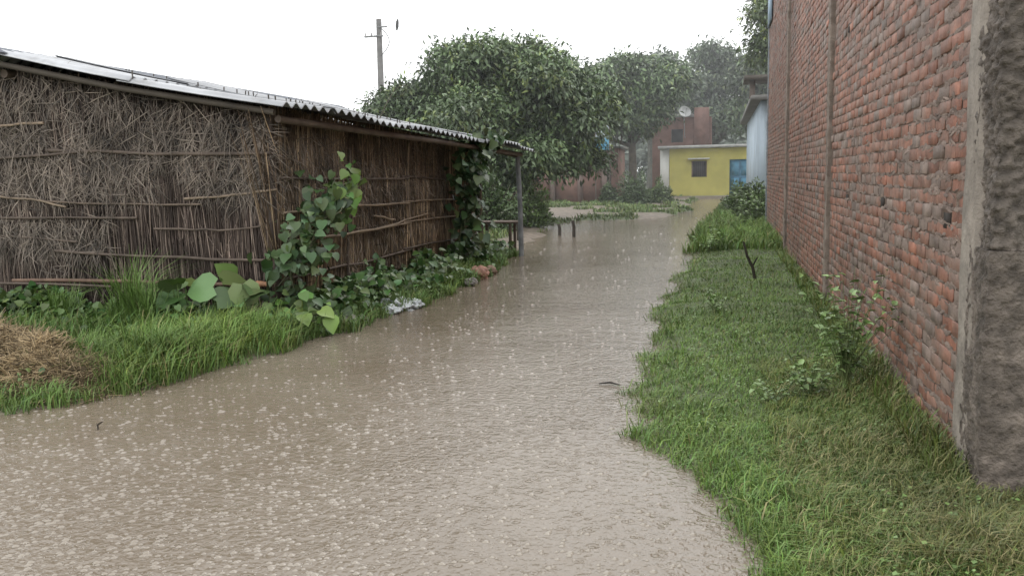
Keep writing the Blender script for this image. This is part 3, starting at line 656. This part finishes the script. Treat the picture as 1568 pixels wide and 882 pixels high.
D=R.normal(0,1,(n,3));m_.scatter(TL,TF,np.stack([x,y,z],1),D,R.normal(0,.5,(n,3))+[0,-.4,.8],np.stack([np.full(n,.6),np.full(n,1.2),np.full(n,1.2)],1),C)
m_.obj('distant_trees',M_leaf)
# ---------------------------------------------------------------- houses
def wallrect(mb,x0,x1,z0,z1,y,th,ops,c):
    xsq=sorted({x0,x1,*[o[0] for o in ops],*[o[1] for o in ops]});zsq=sorted({z0,z1,*[o[2] for o in ops],*[o[3] for o in ops]})
    def quad(a,b,c2,d): mb.add([a,b,c2,d],[[0,1,2,3]],c)
    for a_,b_ in zip(xsq[:-1],xsq[1:]):
        for c_,d_ in zip(zsq[:-1],zsq[1:]):
            mx,mz=(a_+b_)/2,(c_+d_)/2
            if any(o[0]<mx<o[1] and o[2]<mz<o[3] for o in ops): continue
            quad((a_,y,c_),(b_,y,c_),(b_,y,d_),(a_,y,d_));quad((b_,y+th,c_),(a_,y+th,c_),(a_,y+th,d_),(b_,y+th,d_))
    for (a_,b_,c_,d_) in [(x0,x1,z0,z1)]+list(ops):
        quad((a_,y,c_),(a_,y+th,c_),(a_,y+th,d_),(a_,y,d_));quad((b_,y,c_),(b_,y+th,c_),(b_,y+th,d_),(b_,y,d_))
        quad((a_,y,c_),(b_,y,c_),(b_,y+th,c_),(a_,y+th,c_));quad((a_,y,d_),(b_,y,d_),(b_,y+th,d_),(a_,y+th,d_))
Yh=empty('yellow_house');YY=53.0
mb=MB();yc=(.52,.47,.13)
ops=[(-1.65,-.75,1.25,2.2),(.55,1.75,.15,2.25)]
wallrect(mb,-2.95,5.5,-.1,2.95,YY,.2,ops,yc)
mb.box((-2.95,YY+.21,-.1),(-2.75,YY+8,2.95),yc);mb.box((5.3,YY+.21,-.1),(5.5,YY+8,2.95),yc);mb.box((-2.7,YY+7.8,-.1),(5.2,YY+8,2.95),yc)
mb.obj('walls',M_paint,Yh)
mb=MB();mb.box((-3.5,YY-.02,-.1),(-2.97,YY+.3,2.9),(.62,.62,.58));mb.obj('white_pilaster',M_paint,Yh)
mb=MB();mb.box((-3.6,YY-.45,2.96),(5.7,YY+8.2,3.12),(.42,.42,.40));mb.box((-1.85,YY-.4,2.3),(-.6,YY-.01,2.37),(.55,.55,.53))
mb.box((-3.2,YY-.3,-.1),(5.6,YY-.02,.14),(.3,.28,.25));mb.obj('roof_slab_and_ledge',M_slab,Yh)
mb=MB()
mb.box((-1.64,YY+.12,1.26),(-.76,YY+.14,2.19),(.05,.05,.055))
for q in range(7): mb.box((-1.58+q*.125,YY+.05,1.28),(-1.555+q*.125,YY+.07,2.18),(.12,.1,.09))
for a_,b_ in (((-1.65,YY+.02,1.25),(-1.59,YY+.1,2.2)),((-.81,YY+.02,1.25),(-.75,YY+.1,2.2))): mb.box(a_,b_,(.2,.13,.1))
mb.obj('window',M_misc,Yh)
mb=MB();mb.box((.56,YY+.1,.15),(1.74,YY+.13,2.24),(.07,.2,.32))
for zz in (.35,1.3): 
    for xx_ in (.68,1.22): mb.box((xx_,YY+.075,zz),(xx_+.42,YY+.097,zz+.8),(.09,.25,.37))
mb.box((1.14,YY+.06,.15),(1.18,YY+.074,2.24),(.06,.2,.3));mb.obj('door',M_misc,Yh)
Bk=empty('brick_house')
mb=MB();rb=(.26,.14,.11)
wallrect(mb,-4.6,-.6,-.1,5.3,61.5,.2,[(-3.3,-2.5,3.6,4.5)],rb);mb.box((-4.6,61.71,-.1),(-4.4,66,5.3),rb);mb.box((-.8,61.71,-.1),(-.6,66,5.3),rb)
mb.box((-1.75,61.2,3.0),(-.75,61.48,5.9),(.27,.15,.12));mb.obj('brick_walls',M_slab,Bk)
mb=MB();mb.box((-4.8,61.1,5.31),(-1.8,66.2,5.5),(.3,.28,.27));mb.box((-3.28,61.6,3.6),(-2.52,61.65,4.5),(.05,.05,.05));mb.obj('slab',M_slab,Bk)
Dh=empty('satellite_dish')
mb=MB();V=[];ctr=np.array([-2.35,60.2,5.55]);ax=nrm(np.array([.3,-.8,.45]));e1=nrm(np.cross(ax,[0,0,1]));e2=np.cross(e1,ax)
for r in (0,.12,.24,.36,.42):
    for t_ in range(16): V.append(ctr+r*(math.cos(t_*math.pi/8)*e1+math.sin(t_*math.pi/8)*e2)+ax*(r*r*.6))
mb.add(V,[[a_*16+b_,a_*16+(b_+1)%16,(a_+1)*16+(b_+1)%16,(a_+1)*16+b_] for a_ in range(4) for b_ in range(16)],(.65,.65,.65));mb.obj('reflector',M_misc,Dh)
mb=MB();mb.tube([ctr-ax*.03,ctr-ax*.2,[-2.35,60.5,4.0],[-2.35,61.4,3.9]],[.03]*4,(.3,.3,.3),6);mb.tube([ctr-e2*.36,ctr+ax*.42],[.012,.012],(.3,.3,.3),5);mb.tube([ctr+ax*.38,ctr+ax*.48],[.035,.035],(.3,.3,.3),6);mb.obj('arm',M_misc,Dh)
Lw=empty('brick_shed')
mb=MB();rc=(.20,.115,.09)
wallrect(mb,-6.9,-5.3,-.1,2.9,46.8,.2,[(-6.1,-5.7,0.1,1.9)],rc);mb.box((-6.9,47.01,-.1),(-6.7,50,2.9),rc);mb.box((-5.5,47.01,-.1),(-5.3,50,2.9),rc);mb.obj('walls',M_slab,Lw)
mb=MB();mb.box((-7.1,46.5,2.91),(-5.1,50.2,3.0),(.2,.19,.18));mb.box((-6.09,46.9,.1),(-5.71,46.95,1.9),(.06,.05,.04));mb.obj('roof_and_door',M_slab,Lw)
mb=MB();mb.box((-11.5,43,-.1),(-8.3,43.2,1.9),rc);mb.box((-8.28,43.03,-.1),(-5.6,43.18,1.75),(.185,.105,.08))
for q in (-11.5,-9.9,-8.3,-6.9,-5.7): mb.box((q,42.9,-.1),(q+.25,42.98,2.0),(.18,.13,.11))
mb.obj('low_brick_wall',M_slab)
mb=MB();
zz=np.linspace(2.7,3.9,8);xx_=np.linspace(-5.9,-5.25,8)
XX,ZZ=np.meshgrid(xx_,zz);V=np.stack([XX,42.3+.06*np.sin(XX*9+ZZ*3),ZZ],-1).reshape(-1,3)
Cq=np.where((ZZ.reshape(-1,1)>3.3),np.array([[.5,.56,.6]]),np.array([[.10,.32,.48]]))
mb.add(V,[[a_*8+b_,a_*8+b_+1,a_*8+b_+9,a_*8+b_+8] for a_ in range(7) for b_ in range(7)],Cq)
for q in (-5.92,-5.23): mb.tube([[q,42.4,-.1],[q,42.4,3.95]],[.03,.03],(.15,.12,.1),6)
mb.obj('blue_banner',M_misc)
Pb=empty('pale_blue_house')
mb=MB();pc=(.46,.54,.61)
mb.box((1.2,28,-.1),(1.4,42,3.7),pc);mb.box((1.41,28,-.1),(6,28.2,3.7),(.5,.54,.57));mb.box((1.41,41.8,-.1),(6,42,3.7),pc);mb.box((1.16,28.0,-.1),(1.197,42,.6),(.28,.34,.4));mb.obj('walls',M_paint,Pb)
mb=MB();mb.box((.9,27.6,3.71),(6.2,42.4,3.85),(.2,.19,.18))
mb.box((1.05,34.0,3.86),(1.25,34.2,4.9),(.13,.1,.08));mb.box((.85,33.5,4.9),(2.3,35.6,5.05),(.10,.085,.07));mb.obj('roof',M_slab,Pb)
# ---------------------------------------------------------------- thin rain mist (real scattering air)
mb=MB();mb.box((-160,15,-1),(160,135,22),(1,1,1))
vm=bpy.data.materials.new('rain_mist');vm.use_nodes=True;nt=vm.node_tree
for q in list(nt.nodes):
    if q.type!='OUTPUT_MATERIAL': nt.nodes.remove(q)
vs=nt.nodes.new('ShaderNodeVolumeScatter');vs.inputs['Density'].default_value=.0032;vs.inputs['Color'].default_value=(.97,.985,1,1)
nt.links.new(vs.outputs[0],nt.nodes['Material Output'].inputs['Volume'])
mb.obj('rain_mist',vm)
# ---------------------------------------------------------------- world, sun, camera
w=bpy.data.worlds.new('World');S.world=w;w.use_nodes=True;nt=w.node_tree;N=nt.nodes;L=nt.links
bg=N['Background'];sky=N.new('ShaderNodeTexSky');sky.sky_type='NISHITA';sky.sun_disc=False
sky.sun_elevation=math.radians(55);sky.sun_rotation=math.radians(20);sky.dust_density=4;sky.air_density=1
hs=N.new('ShaderNodeHueSaturation');hs.inputs['Saturation'].default_value=.25;L.new(sky.outputs[0],hs.inputs['Color'])
mx=N.new('ShaderNodeMix');mx.data_type='RGBA';mx.inputs[0].default_value=.8
cl=N.new('ShaderNodeVectorMath');cl.operation='SCALE';cl.inputs[0].default_value=(.97,.99,1.0);cl.inputs['Scale'].default_value=14.3
L.new(hs.outputs[0],mx.inputs[6]);L.new(cl.outputs[0],mx.inputs[7]);L.new(mx.outputs[2],bg.inputs['Color']);bg.inputs['Strength'].default_value=.15
sl=bpy.data.lights.new('sun','SUN');sl.energy=.6;sl.angle=math.radians(25);sl.color=(1,.97,.93)
so=bpy.data.objects.new('sun',sl);S.collection.objects.link(so)
so.rotation_euler=(math.radians(35),0,math.radians(160))
cam=bpy.data.cameras.new('camera');co=bpy.data.objects.new('camera',cam);S.collection.objects.link(co);S.camera=co
cam.sensor_width=36;cam.lens=30.3;cam.clip_end=2000;cam.clip_start=.05
th=math.radians(13.6);pi_=math.radians(7.45);ro=math.radians(1.2)
f=Vector((-math.sin(th)*math.cos(pi_),math.cos(th)*math.cos(pi_),-math.sin(pi_)));r=Vector((math.cos(th),math.sin(th),0));u=r.cross(f)
u2=u*math.cos(ro)+r*math.sin(ro);r2=r*math.cos(ro)-u*math.sin(ro)
M=Matrix((r2,u2,-f)).transposed().to_4x4();M.translation=Vector((0,0,1.6));co.matrix_world=M
S.view_settings.view_transform='Standard';S.view_settings.look='None';S.view_settings.exposure=0
